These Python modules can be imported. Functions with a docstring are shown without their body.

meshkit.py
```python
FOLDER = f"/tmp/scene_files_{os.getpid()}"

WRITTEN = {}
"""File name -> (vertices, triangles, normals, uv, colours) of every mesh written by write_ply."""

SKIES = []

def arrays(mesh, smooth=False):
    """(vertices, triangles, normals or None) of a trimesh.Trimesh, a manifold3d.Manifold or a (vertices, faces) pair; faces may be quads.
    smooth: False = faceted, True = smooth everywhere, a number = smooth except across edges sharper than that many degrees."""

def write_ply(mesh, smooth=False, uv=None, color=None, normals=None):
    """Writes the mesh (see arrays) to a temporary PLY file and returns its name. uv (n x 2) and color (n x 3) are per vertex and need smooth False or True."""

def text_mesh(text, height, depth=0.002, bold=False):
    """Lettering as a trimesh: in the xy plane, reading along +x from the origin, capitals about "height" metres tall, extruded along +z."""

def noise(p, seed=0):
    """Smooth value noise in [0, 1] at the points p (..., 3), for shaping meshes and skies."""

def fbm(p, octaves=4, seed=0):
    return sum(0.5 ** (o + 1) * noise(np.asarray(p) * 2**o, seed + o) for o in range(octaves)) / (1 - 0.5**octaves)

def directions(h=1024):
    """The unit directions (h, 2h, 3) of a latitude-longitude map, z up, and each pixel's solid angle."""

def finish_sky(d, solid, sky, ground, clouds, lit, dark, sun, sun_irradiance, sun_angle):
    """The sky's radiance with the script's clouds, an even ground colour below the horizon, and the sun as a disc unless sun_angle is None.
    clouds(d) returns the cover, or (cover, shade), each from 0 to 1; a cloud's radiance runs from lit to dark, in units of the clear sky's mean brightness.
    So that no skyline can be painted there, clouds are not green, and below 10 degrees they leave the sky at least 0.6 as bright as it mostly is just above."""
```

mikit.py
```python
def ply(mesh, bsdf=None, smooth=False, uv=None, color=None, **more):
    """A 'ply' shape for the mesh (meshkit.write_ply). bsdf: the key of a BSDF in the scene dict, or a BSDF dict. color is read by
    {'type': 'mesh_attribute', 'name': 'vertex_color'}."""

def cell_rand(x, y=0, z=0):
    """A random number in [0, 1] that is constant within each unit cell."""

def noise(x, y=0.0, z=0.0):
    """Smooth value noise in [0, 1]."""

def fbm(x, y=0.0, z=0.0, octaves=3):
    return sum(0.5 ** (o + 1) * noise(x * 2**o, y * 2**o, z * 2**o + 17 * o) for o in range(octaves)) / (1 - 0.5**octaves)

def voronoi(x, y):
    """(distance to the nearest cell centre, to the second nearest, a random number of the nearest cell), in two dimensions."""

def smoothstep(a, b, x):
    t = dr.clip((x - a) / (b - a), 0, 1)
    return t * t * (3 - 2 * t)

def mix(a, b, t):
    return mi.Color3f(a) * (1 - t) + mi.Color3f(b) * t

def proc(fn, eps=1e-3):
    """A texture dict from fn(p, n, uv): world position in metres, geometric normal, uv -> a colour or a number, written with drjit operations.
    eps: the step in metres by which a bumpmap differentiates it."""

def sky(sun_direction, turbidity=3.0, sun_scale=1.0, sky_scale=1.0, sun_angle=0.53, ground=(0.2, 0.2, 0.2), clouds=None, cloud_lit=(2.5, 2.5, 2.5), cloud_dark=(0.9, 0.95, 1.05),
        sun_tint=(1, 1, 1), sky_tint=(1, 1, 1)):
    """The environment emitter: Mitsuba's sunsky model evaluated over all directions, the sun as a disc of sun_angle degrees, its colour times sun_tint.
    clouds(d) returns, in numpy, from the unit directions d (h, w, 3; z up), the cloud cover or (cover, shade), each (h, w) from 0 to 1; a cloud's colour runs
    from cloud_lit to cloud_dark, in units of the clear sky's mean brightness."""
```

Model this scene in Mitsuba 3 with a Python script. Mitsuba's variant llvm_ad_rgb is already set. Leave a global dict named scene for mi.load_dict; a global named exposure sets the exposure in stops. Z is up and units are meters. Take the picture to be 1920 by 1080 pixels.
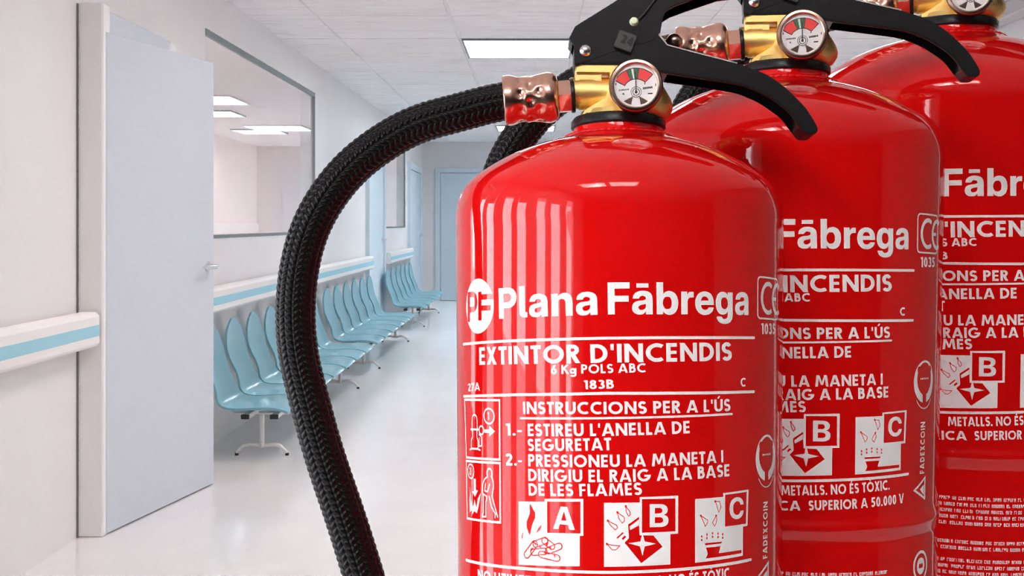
import glob, math, random
import numpy as np
import trimesh
import mitsuba as mi
import drjit as dr
import manifold3d as m3
from scipy.interpolate import CubicSpline
from shapely import affinity, union_all, box as sbox
from shapely.geometry import LineString, Point, Polygon
import mikit, meshkit
from mikit import proc, noise, fbm, smoothstep, mix

T4 = mi.ScalarTransform4f
scene, labels = {}, {}

# ------------------------------------------------------------------ camera, sky, lamps, exposure
exposure = 0.02
EYE = 1.25
scene['camera'] = {
    'type': 'perspective', 'fov_axis': 'x', 'fov': math.degrees(2 * math.atan(960 / 2200)), 'near_clip': 0.02, 'far_clip': 200.0,
    'principal_point_offset_x': -42 / 1920, 'principal_point_offset_y': 121 / 1080,
    'to_world': T4().look_at(origin=[0, 0, EYE], target=[0, 1, EYE], up=[0, 0, 1])}
scene['sky'] = mikit.sky([0.75, -0.25, 0.6], turbidity=4.0, sun_scale=0.0, sky_scale=43.0, ground=(0.5, 0.5, 0.49),
                         clouds=lambda d: (np.full(d.shape[:2], 0.85), 0.3 * meshkit.fbm(d * 3.0, 4)), cloud_lit=(2.0, 2.0, 2.05), cloud_dark=(1.2, 1.22, 1.28))
LAMP_WARM, LAMP_MID, LAMP_COOL, LAMP_ROOM = (7.7, 7.2, 7.1), (9.4, 10.1, 10.8), (14.0, 15.8, 17.2), (17.5, 15.9, 15.7)

# ------------------------------------------------------------------ materials
def rgb(c): return {'type': 'rgb', 'value': [float(x) for x in c]}
def srgb(r, g, b):
    return [((c / 255) / 12.92 if c / 255 <= 0.04045 else ((c / 255 + 0.055) / 1.055) ** 2.4) for c in (r, g, b)]
def principled(color, rough=0.5, **kw):
    return {'type': 'principled', 'base_color': color if isinstance(color, dict) else rgb(color), 'roughness': rough, **kw}
def two(b): return {'type': 'twosided', 'bsdf': b}

def mottled(c, amp, sx, sy, sz):
    c = [float(x) for x in c]
    return proc(lambda p, n, uv: mi.Color3f(c) * (1.0 - amp + 2 * amp * fbm(p.x * sx, p.y * sy, p.z * sz)))
WALL = (0.80, 0.783, 0.783)
scene['mat_wall'] = two({'type': 'bumpmap', 'bump': proc(lambda p, n, uv: 0.0004 * fbm(p.x * 60, p.y * 160, p.z * 45), eps=2e-3), 'scale': 1.0,
                         'bsdf': principled(mottled(WALL, 0.025, 3, 3, 1.2), 0.45, specular=0.35)})
scene['mat_added_panel'] = two(principled((0.20, 0.17, 0.145), 0.5))
scene['mat_added_lobby'] = two(principled((0.045, 0.038, 0.034), 0.6))
scene['mat_added_lobby_floor'] = two(principled((0.05, 0.048, 0.05), 0.9))
scene['mat_room_wall'] = two(principled((0.80, 0.73, 0.725), 0.6, specular=0.3))
scene['mat_ceiling'] = two(principled((0.78, 0.765, 0.765), 0.8, specular=0.2))
scene['mat_tile'] = two({'type': 'bumpmap', 'bump': proc(lambda p, n, uv: 0.008 * smoothstep(0.45, 0.75, fbm(p.x * 5.0 + 3 * noise(p.x * 2.0, p.y * 2.0), p.y * 34, 0.5)), eps=4e-3), 'scale': 1.0,
                         'bsdf': principled(proc(lambda p, n, uv: mi.Color3f([0.87, 0.85, 0.85]) * (1.0 - 0.10 * smoothstep(0.5, 0.72, fbm(p.x * 4.0 + 2.0 * noise(p.x * 1.5, p.y * 3.0), p.y * 26, 0.5)) + 0.04 * noise(p.x * 3, p.y * 40, 2.0))), 0.75, specular=0.2)})  # relief shading of the fissures put into the colour as darker streaks
scene['mat_floor'] = two({'type': 'bumpmap', 'bump': proc(lambda p, n, uv: 0.0012 * fbm(p.x * 9, p.y * 9, 0.0), eps=4e-3), 'scale': 1.0,
                          'bsdf': principled(proc(lambda p, n, uv: mi.Color3f([0.72, 0.70, 0.695]) * (0.95 + 0.06 * fbm(p.x * 5, p.y * 5, 0) + 0.04 * noise(p.x * 160, p.y * 160, 0))), 0.16, specular=0.5)})
scene['mat_door'] = two(principled(srgb(206, 212, 221), 0.4, specular=0.4))
scene['mat_casing'] = two(principled((0.86, 0.85, 0.84), 0.4, specular=0.4))
scene['mat_blue_door'] = two(principled(srgb(208, 222, 231), 0.4, specular=0.4))
scene['mat_gasket'] = two(principled(srgb(120, 130, 131), 0.45, specular=0.4))
scene['mat_dark_gap'] = two(principled((0.16, 0.15, 0.15), 0.7))
scene['mat_trim_grey'] = two(principled(srgb(186, 182, 184), 0.5))
scene['mat_rail'] = two(principled((0.84, 0.81, 0.795), 0.35, specular=0.45))
scene['mat_rail_blue'] = two(principled(srgb(152, 203, 218), 0.35, specular=0.45))
scene['mat_teal'] = two(principled(srgb(112, 162, 175), 0.2, specular=0.5, clearcoat=0.6, clearcoat_gloss=0.9))
scene['mat_white_steel'] = two(principled((0.80, 0.78, 0.75), 0.3, specular=0.5))
scene['mat_black_plastic'] = two(principled((0.015, 0.015, 0.016), 0.4))
scene['mat_chrome'] = two(principled((0.82, 0.82, 0.82), 0.18, metallic=1.0))
scene['mat_glass_pane'] = {'type': 'thindielectric', 'int_ior': 1.5}
scene['mat_blind'] = {'type': 'principledthin', 'base_color': rgb((0.80, 0.74, 0.76)), 'roughness': 0.8, 'diff_trans': 0.5}
scene['mat_counter'] = two(principled((0.80, 0.79, 0.78), 0.4))
# extinguisher
scene['mat_red'] = two({'type': 'plastic', 'int_ior': 1.5, 'diffuse_reflectance': rgb((0.80, 0.009, 0.010)), 'nonlinear': True})
scene['mat_print'] = two({'type': 'plastic', 'int_ior': 1.5, 'diffuse_reflectance': rgb((0.90, 0.89, 0.89)), 'nonlinear': False})
scene['mat_brass'] = two(principled(mottled((0.93, 0.66, 0.24), 0.06, 120, 120, 120), 0.40, metallic=1.0))
scene['mat_copper'] = two(principled(mottled((0.83, 0.47, 0.36), 0.05, 90, 90, 90), 0.21, metallic=1.0))
scene['mat_bezel'] = two(principled((0.66, 0.46, 0.36), 0.2, metallic=1.0))
scene['mat_black_paint'] = two(principled((0.009, 0.009, 0.010), 0.3, specular=0.16))
scene['mat_rubber'] = two(principled((0.010, 0.010, 0.011), 0.3, specular=0.3))
scene['mat_hose'] = two(principled((0.004, 0.004, 0.0045), 0.22, specular=0.17))
scene['mat_steel'] = two(principled((0.74, 0.72, 0.69), 0.25, metallic=1.0))
scene['mat_dial'] = two(principled((0.9, 0.9, 0.9), 0.4))
scene['mat_dial_red'] = two(principled(srgb(238, 70, 66), 0.4))
scene['mat_dial_green'] = two(principled(srgb(60, 110, 72), 0.4))
scene['mat_ink'] = two(principled((0.02, 0.02, 0.022), 0.5))
scene['mat_pale_pin'] = two(principled(srgb(232, 240, 205), 0.35))

# ------------------------------------------------------------------ helpers
def add(key, mesh, mat, smooth=False, xf=None, **more):
    assert key not in scene, key
    d = mesh if isinstance(mesh, dict) else mikit.ply(mesh, mat, smooth, **more)
    scene[key] = {**d, 'to_world': xf} if xf is not None else dict(d)
def lab(key, label=None, cat=None, group=None, kind=None):
    d = {}
    if label: d['label'] = label
    if cat: d['category'] = cat
    if group: d['group'] = group
    if kind: d['kind'] = kind
    labels[key] = d
def num(base, i): return base if i == 0 else f'{base}_{i:03d}'
def cat(ms): return trimesh.util.concatenate([tm(m) for m in ms])
def tm(m):
    if isinstance(m, m3.Manifold):
        q = m.to_mesh(); return trimesh.Trimesh(q.vert_properties[:, :3], q.tri_verts, process=False)
    return m
def bx(x0, x1, y0, y1, z0, z1, b=0.0):
    """A box between two corners, its edges rounded off by b."""
    if b <= 0:
        return tm(m3.Manifold.cube([x1 - x0, y1 - y0, z1 - z0]).translate([x0, y0, z0]))
    pts = []
    for x in (x0, x1):
        for y in (y0, y1):
            for z in (z0, z1):
                sx, sy, sz = (b if x == x0 else -b), (b if y == y0 else -b), (b if z == z0 else -b)
                pts += [(x + sx, y + sy, z), (x + sx, y, z + sz), (x, y + sy, z + sz)]
    return trimesh.convex.convex_hull(np.array(pts))
def cs(poly):
    """A shapely polygon as a manifold3d cross-section."""
    rings = []
    for g in getattr(poly, 'geoms', [poly]):
        rings.append(np.array(g.exterior.coords)[:-1]); rings += [np.array(r.coords)[:-1] for r in g.interiors]
    return m3.CrossSection(rings, m3.FillRule.EvenOdd)
def slab(poly, y0, y1):
    """A polygon drawn in x,z extruded from y0 to y1."""
    return m3.Manifold.extrude(cs(poly), y1 - y0).rotate([90, 0, 0]).translate([0, y1, 0])
def rounded_slab(poly, y0, y1, b, steps=3):
    """As slab, with its long edges rounded off by b."""
    parts = []
    for k in range(steps + 1):
        a = math.pi / 2 * k / steps
        inset, dy = b * (1 - math.cos(a)), b * (1 - math.sin(a))
        parts.append(slab(poly.buffer(-inset, join_style=1) if inset > 1e-9 else poly, y0 + dy, y1 - dy))
    return m3.Manifold.batch_boolean(parts, m3.OpType.Add)
def wall_slab(poly, x0, x1):
    """A polygon drawn in y,z extruded from x0 to x1."""
    return tm(m3.Manifold.extrude(cs(poly), x1 - x0).rotate([90, 0, 90]).translate([x0, 0, 0]))
def lathe(prof, n=96, axis='z'):
    m = trimesh.creation.revolve(np.array(prof, float), sections=n)
    if axis == 'x': m.apply_transform(trimesh.transformations.rotation_matrix(math.pi / 2, [0, 1, 0]))
    if axis == 'y': m.apply_transform(trimesh.transformations.rotation_matrix(math.pi / 2, [1, 0, 0]))
    return m
def cyl(r, p0, p1, n=48):
    return trimesh.creation.cylinder(radius=r, segment=[p0, p1], sections=n)
def tube(pts, r, n=12):
    pts = np.array(pts, float); r = np.broadcast_to(r, len(pts))
    t = np.gradient(pts, axis=0); t /= np.linalg.norm(t, axis=1, keepdims=True)
    up = np.array([0, 0, 1.0]) if abs(t[:, 2]).max() < 0.95 else np.array([0.3, 0.9, 0.1])
    s = np.cross(t, up); s /= np.linalg.norm(s, axis=1, keepdims=True); u = np.cross(s, t)
    a = np.arange(n) * 2 * math.pi / n
    v = pts[:, None] + r[:, None, None] * (np.cos(a)[None, :, None] * s[:, None] + np.sin(a)[None, :, None] * u[:, None])
    f = []
    m = len(pts)
    for i in range(m - 1):
        for j in range(n):
            k = (j + 1) % n; f += [(i * n + j, i * n + k, (i + 1) * n + k), (i * n + j, (i + 1) * n + k, (i + 1) * n + j)]
    v = v.reshape(-1, 3); v = np.vstack([v, pts[:1], pts[-1:]])
    for j in range(n):
        k = (j + 1) % n; f += [(m * n, k, j), (m * n + 1, (m - 1) * n + j, (m - 1) * n + k)]
    return trimesh.Trimesh(v, f, process=False)
def arc(cx, cy, rx, ry, a0, a1, n=14):
    a = np.radians(np.linspace(a0, a1, n)); return list(zip(cx + rx * np.cos(a), cy + ry * np.sin(a)))

# ------------------------------------------------------------------ the corridor (x right, y along it, z up)
XL, XR, Y0, Y1, ZC = -1.82, 2.91, -8.0, 19.0, 2.573
def struct(key, mesh, mat, label, category, smooth=False, **kw):
    add(key, mesh, mat, smooth, **kw); lab(key, label, category, kind='structure')

struct('floor', bx(XL - 3.2, XR + 3.4, Y0 - 0.2, Y1 + 1.5, -0.1, 0), 'mat_floor', 'pale pinkish white glossy seamless floor of the hospital corridor', 'floor')
# ceiling: slab above and square mineral tiles below it
struct('ceiling', bx(XL - 3.2, XR + 3.4, Y0 - 0.2, Y1 + 1.5, ZC + 0.006, ZC + 0.15), 'mat_ceiling', 'white corridor ceiling of square fissured tiles', 'ceiling')
LINES_X = [XL, -1.39, -0.53, 0.29, 1.15, 2.01, XR]
PITCH = 0.925
LAMP_Y = [8.4 - 6 * PITCH, 4.7, 8.4, 12.1, 15.8]  # first panel is added off the rhythm to brighten the door jamb
n = 0
tile_cache = {}
for j in range(-18, 12):
    y0 = 8.4 + PITCH * j; y1 = min(y0 + PITCH, Y1)
    y0c = max(y0, Y0)
    if y1 - y0c < 0.05: continue
    for i in range(6):
        if (i == 2 and any(abs(y0 - ly) < 0.01 for ly in LAMP_Y)) or (i == 4 and abs(y0 - 4.7) < 0.01): continue
        g = 0.004
        x0 = LINES_X[i] + (0 if i == 0 else g); x1 = LINES_X[i + 1] - (0 if i == 5 else g)
        if i == 1: x1 -= 0.012
        key = (i, round(y1 - y0c, 3))
        if key not in tile_cache:
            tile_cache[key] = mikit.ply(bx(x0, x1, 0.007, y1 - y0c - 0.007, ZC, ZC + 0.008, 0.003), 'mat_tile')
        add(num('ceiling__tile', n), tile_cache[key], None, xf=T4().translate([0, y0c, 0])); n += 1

# left wall with its openings (y from, y to, z from, z to)
W1 = (6.49, 9.72, 1.165, 2.33); W2 = (14.2, 16.5, 1.19, 2.33); D1 = (4.75, 5.66, 0.0, 2.026)
EXT = (-2.2, 2.0, 0.35, 2.25)
holes = union_all([sbox(a, c, b, d) for a, b, c, d in (W1, W2, EXT)] + [sbox(D1[0], -1, D1[1], D1[3])])
struct('wall_left', wall_slab(sbox(Y0 - 0.2, 0, Y1 + 0.2, ZC + 0.1).difference(holes), XL - 0.12, XL), 'mat_wall', 'pinkish white corridor wall on the left with door and windows', 'wall')
struct('wall_right_added', bx(XR, XR + 0.12, -0.9, 3.0, 0, ZC + 0.1), 'mat_added_panel', 'added dark brown stretch of the right wall beside the viewer, for duller reflections', 'wall')  # added out of view, dark to cut the haze mirrored in the cylinders
struct('wall_right', bx(XR, XR + 0.12, 3.0, Y1 + 0.2, 0, ZC + 0.1), 'mat_wall', 'pinkish white corridor wall on the right behind the extinguishers', 'wall')
struct('wall_far', bx(XL - 0.12, XR + 0.12, Y1, Y1 + 0.12, 0, ZC + 0.1), 'mat_wall', 'pale blue grey end wall of the corridor', 'wall')
struct('wall_back', bx(XL - 0.12, XR + 3.2, Y0 - 0.12, Y0, 0, ZC + 0.1), 'mat_added_lobby', 'dark back wall of an added lobby behind the viewer, for dark reflections', 'wall')  # unseen lobby added from here on, dark so the cylinders reflect dark
struct('wall_added_lobby', bx(XR + 3.0, XR + 3.12, Y0, -0.78, 0, ZC + 0.1), 'mat_added_lobby', 'dark side wall of the added lobby behind the viewer', 'wall')
struct('wall_added_lobby_front', bx(XR + 0.12, XR + 3.12, -0.9, -0.78, 0, ZC + 0.1), 'mat_added_lobby', 'dark wall between corridor and added lobby', 'wall')
struct('wall_added_lobby_left', bx(XL, XL + 0.02, Y0, -3.0, 0, ZC), 'mat_added_lobby', 'added dark lining on the lobby stretch of the left wall', 'wall')
struct('floor_added_lobby', bx(XL, XR + 3.2, Y0, -1.0, 0, 0.006), 'mat_added_lobby_floor', 'added dark floor layer of the lobby behind the viewer', 'floor')
struct('trim_1', bx(XR - 0.11, XR - 0.001, 2.0, Y1, ZC - 0.1, ZC - 0.001, 0.01), 'mat_trim_grey', 'grey cornice where the right wall meets the ceiling', 'cornice')
# the room behind the left wall, seen through the glass
RX, RY0, RY1 = -4.78, 4.0, 20.2
struct('wall_room_back', bx(RX - 0.1, RX, RY0, RY1, 0, ZC + 0.01), 'mat_room_wall', 'pink wall of the room seen through the corridor window', 'wall')
struct('wall_room_far', bx(RX, XL - 0.121, RY1, RY1 + 0.1, 0, ZC + 0.01), 'mat_room_wall', 'pink end wall of the room behind the corridor window', 'wall')
struct('wall_room_near', bx(RX, XL - 0.121, RY0 - 0.1, RY0, 0, ZC + 0.01), 'mat_room_wall', 'near end wall of the room behind the door', 'wall')
struct('trim_2', bx(RX + 0.001, RX + 0.03, RY0, RY1, 1.1, 1.25), 'mat_wall', 'pale rail along the wall of the room behind the window', 'trim')

# ceiling lamps
def lamp(i, x0, x1, y0, y1, col, label, group):
    k = num('ceiling_light', i)
    f = sbox(x0, y0, x1, y1).difference(sbox(x0 + 0.012, y0 + 0.012, x1 - 0.012, y1 - 0.012))
    add(k + '__frame', tm(m3.Manifold.extrude(cs(f), 0.03).translate([0, 0, ZC - 0.012])), 'mat_gasket')
    v = np.array([[x0 + 0.012, y0 + 0.012, ZC], [x1 - 0.012, y0 + 0.012, ZC], [x1 - 0.012, y1 - 0.012, ZC], [x0 + 0.012, y1 - 0.012, ZC]])
    add(k + '__diffuser', trimesh.Trimesh(v, [[0, 2, 1], [0, 3, 2]], process=False), 'mat_dial', emitter={'type': 'area', 'radiance': rgb(col)})
    lab(k, label, 'ceiling lamp', group)
names = ['added ceiling panel between the extinguishers and the open door, brightening the jamb, above the picture', 'lit square ceiling panel just ahead of the extinguishers, above the picture', 'bright square ceiling panel left of the front black handle',
         'lit ceiling panel behind the front hose fitting', 'small far ceiling panel behind the hose, near the end wall']
for i, y in enumerate(LAMP_Y):
    lamp(i, LINES_X[2] + 0.008, LINES_X[3] - 0.008, y + 0.006, y + PITCH - 0.006, LAMP_WARM if y < 6 else LAMP_MID if y < 10 else LAMP_COOL, names[i], 'ceiling panels of the corridor')
lamp(7 + 1, LINES_X[4] + 0.008, LINES_X[5] - 0.008, 4.706, 4.7 + PITCH - 0.006, LAMP_WARM, 'added ceiling panel that brightens the right wall, above the picture', 'ceiling panels of the corridor')  # extra unseen panel, added to lighten the right wall
for q, (xa, xb) in enumerate([(-1.02, -0.36), (-0.28, 0.38)]):
    lamp(9 + q, xa, xb, -1.38, -0.88, (29.0, 27.7, 27.0), ['left one of two bright lobby lamps behind the viewer', 'right one of two bright lobby lamps behind the viewer'][q], 'lobby lamps')
for q, (xa, xb, y) in enumerate([(-4.25, -3.56, 13.75), (-4.28, -3.62, 16.5), (-3.6, -2.3, 7.3)]):  # the third lamp is out of sight, added as extra room light
    lamp(5 + q, xa, xb, y, y + 0.75, LAMP_ROOM, ['upper lamp seen through the corridor window', 'lower lamp seen through the corridor window', 'added hidden lamp that brightens the room behind the door'][q], 'lamps of the room behind the window')

# windows: grey frame proud of the wall, one sheet of glass
def window(i, w, label, t=0.035, mull=(), mat='mat_gasket', dep=0.016):
    k = f'window_{i}'
    a, b, c, d = w
    o = sbox(a, c, b, d); ts = 0.6 * t; f = o.difference(sbox(a - 1 if i == 1 else a + ts, c + ts, b - ts, d - t))
    add(k + '__frame', wall_slab(f, XL - dep, XL + 0.004), mat)
    for q, (m0, m1) in enumerate(mull):
        add(num(k + '__mullion', q), bx(XL - dep, XL - 0.012, m0, m1, c + t, d - t, 0.004), mat)
    v = np.array([[XL - dep + 0.004, a + ts, c + ts], [XL - dep + 0.004, b - ts, c + ts], [XL - dep + 0.004, b - ts, d - t], [XL - dep + 0.004, a + ts, d - t]])
    add(k + '__pane', trimesh.Trimesh(v, [[0, 1, 2], [0, 2, 3]], process=False), 'mat_glass_pane')
    lab(k, label, 'window', kind='structure')
window(1, W1, 'large corridor window in a thin grey frame, pink room behind', 0.034)
window(2, W2, 'narrow far window above the last row of seats', 0.034)
window(3, EXT, 'exterior window with mullions beside the viewer', 0.05, [(-1.75, -1.45), (-1.02, -0.82), (-0.5, -0.17), (0.1, 0.26), (0.52, 0.82), (1.08, 1.24), (1.42, 1.68)], 'mat_casing', 0.07)

edges = [-2.17, -1.75, -1.45, -1.02, -0.82, -0.5, -0.17, 0.1, 0.26, 0.52, 0.82, 1.08, 1.24, 1.42, 1.68, 1.97]
for q in range(8):   # roller blinds, each let down to its own height
    drop = (0.20, 0.46, 0.30, 0.55, 0.38, 0.62, 0.5, 0.72)[q]
    add(num('window_3__roller_blind', q), bx(XL - 0.012, XL - 0.010, edges[2 * q] + 0.01, edges[2 * q + 1] - 0.01, 2.19 - drop, 2.19), 'mat_blind')
# door 1: heavy casing and a leaf ajar into the corridor
JX = -1.717
add('door_1__jamb', bx(XL, JX, 4.67, 4.75, 0, 2.13, 0.006), 'mat_casing')
add('door_1__jamb_001', bx(XL, JX + 0.02 - 0.06, 5.665, 5.76, 0, 2.13, 0.006), 'mat_casing')
add('door_1__head', bx(XL, JX - 0.045, 4.75, 5.665, 2.026, 2.13, 0.004), 'mat_door')
add('door_1__seal', bx(XL + 0.0005, XL + 0.006, 4.663, 4.6695, 0, 2.125), 'mat_dark_gap')
ang = math.atan2(0.179, 0.919)
LX = T4().translate([JX + 0.003, 4.70, 0]).rotate([0, 0, 1], -math.degrees(ang))
lf = bx(-0.042, 0.0, 0.0, 0.936, 0.006, 2.018, 0.003)
add('door_1__leaf', lf, 'mat_door', xf=LX)
def lever_handle(side, ypos, z, dirn):
    """Round rose, neck and a lever along y; side = +1 stands out to +x."""
    s = side
    ms = [cyl(0.026, [0, ypos, z], [s * 0.008, ypos, z], 32), cyl(0.010, [s * 0.008, ypos, z], [s * 0.05, ypos, z], 20)]
    g = [[s * 0.045, ypos + 0.006 * dirn, z], [s * 0.052, ypos - 0.01 * dirn, z], [s * 0.053, ypos - 0.06 * dirn, z], [s * 0.05, ypos - 0.125 * dirn, z]]
    ms.append(tube(g, [0.010, 0.0105, 0.0105, 0.009], 14))
    return cat(ms)
add('door_1__leaf__handle', cat([lever_handle(1, 0.868, 1.047, 1), lever_handle(-1, 0.868, 1.047, 1).apply_translation([-0.042, 0, 0])]), 'mat_chrome', 40, xf=LX)
lab('door_1', 'grey white door standing ajar in its white casing on the left', 'door', kind='structure')
lab('door_1__leaf__handle', 'chrome lever handle')
# door 2 and 3 further along the left wall (shut), door 4 in the end wall
def flush_door(i, a, b, hy, label):
    k = f'door_{i}'
    fr = sbox(a, 0, b, 2.13).difference(sbox(a + 0.09, -1, b - 0.09, 2.04))
    add(k + '__frame', wall_slab(fr, XL, XL + 0.045), 'mat_blue_door')
    add(k + '__leaf', bx(XL + 0.001, XL + 0.022, a + 0.097, b - 0.097, 0.008, 2.033, 0.003), 'mat_blue_door')
    add(k + '__leaf__handle', lever_handle(1, hy, 1.06, 1).apply_translation([XL + 0.022, 0, 0]), 'mat_chrome', 40)
    lab(k, label, 'door', kind='structure')
flush_door(2, 12.63, 14.05, 13.83, 'pale blue shut door between the second and the last row of seats')
flush_door(3, 16.8, 18.6, 18.35, 'pale blue shut door past the last row of seats')
fr = sbox(-1.6, 0, 0.5, 2.14).difference(sbox(-1.52, -1, 0.42, 2.07))
add('door_4__frame', slab(fr, Y1 - 0.06, Y1 - 0.001), 'mat_blue_door')
add('door_4__leaf', bx(-1.515, -0.553, Y1 - 0.03, Y1 - 0.002, 0.008, 2.063, 0.003), 'mat_blue_door')
add('door_4__leaf_001', bx(-0.547, 0.415, Y1 - 0.03, Y1 - 0.002, 0.008, 2.063, 0.003), 'mat_blue_door')
lab('door_4', 'pale blue double door in the end wall of the corridor', 'door', kind='structure')

# handrails: rounded white bumper with a blue stripe
def handrail(i, y0, y1, label):
    k = num('handrail', i)
    sec = Polygon([(XL + 0.02, 0.762), (XL + 0.083, 0.762), (XL + 0.098, 0.775), (XL + 0.098, 0.885), (XL + 0.083, 0.9), (XL + 0.02, 0.9)])
    m = m3.Manifold.extrude(cs(sec.buffer(-0.012).buffer(0.012, quad_segs=6)), y1 - y0).rotate([90, 0, 0]).translate([0, y1, 0])
    add(k, tm(m), 'mat_rail', 35)
    add(k + '__stripe', bx(XL + 0.09, XL + 0.0995, y0 + 0.002, y1 - 0.004, 0.806, 0.85), 'mat_rail_blue')
    nb = max(2, int((y1 - y0) / 1.5))
    for q in range(nb):
        y = y0 + 0.2 + (y1 - y0 - 0.4) * q / (nb - 1)
        add(num(k + '__bracket', q), bx(XL, XL + 0.025, y - 0.03, y + 0.03, 0.80, 0.86), 'mat_rail')
    lab(k, label, 'handrail', 'wall handrails with a blue stripe')
    lab(k + '__stripe', 'light blue stripe')
handrail(0, 1.6, 4.645, 'white wall handrail with blue stripe left of the open door')
handrail(1, 6.0, 12.6, 'white wall handrail with blue stripe under the large window')
handrail(2, 14.1, 16.75, 'short white handrail with blue stripe above the farthest seats')
labels['handrail__stripe']['label'] = 'light blue stripe'

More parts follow.
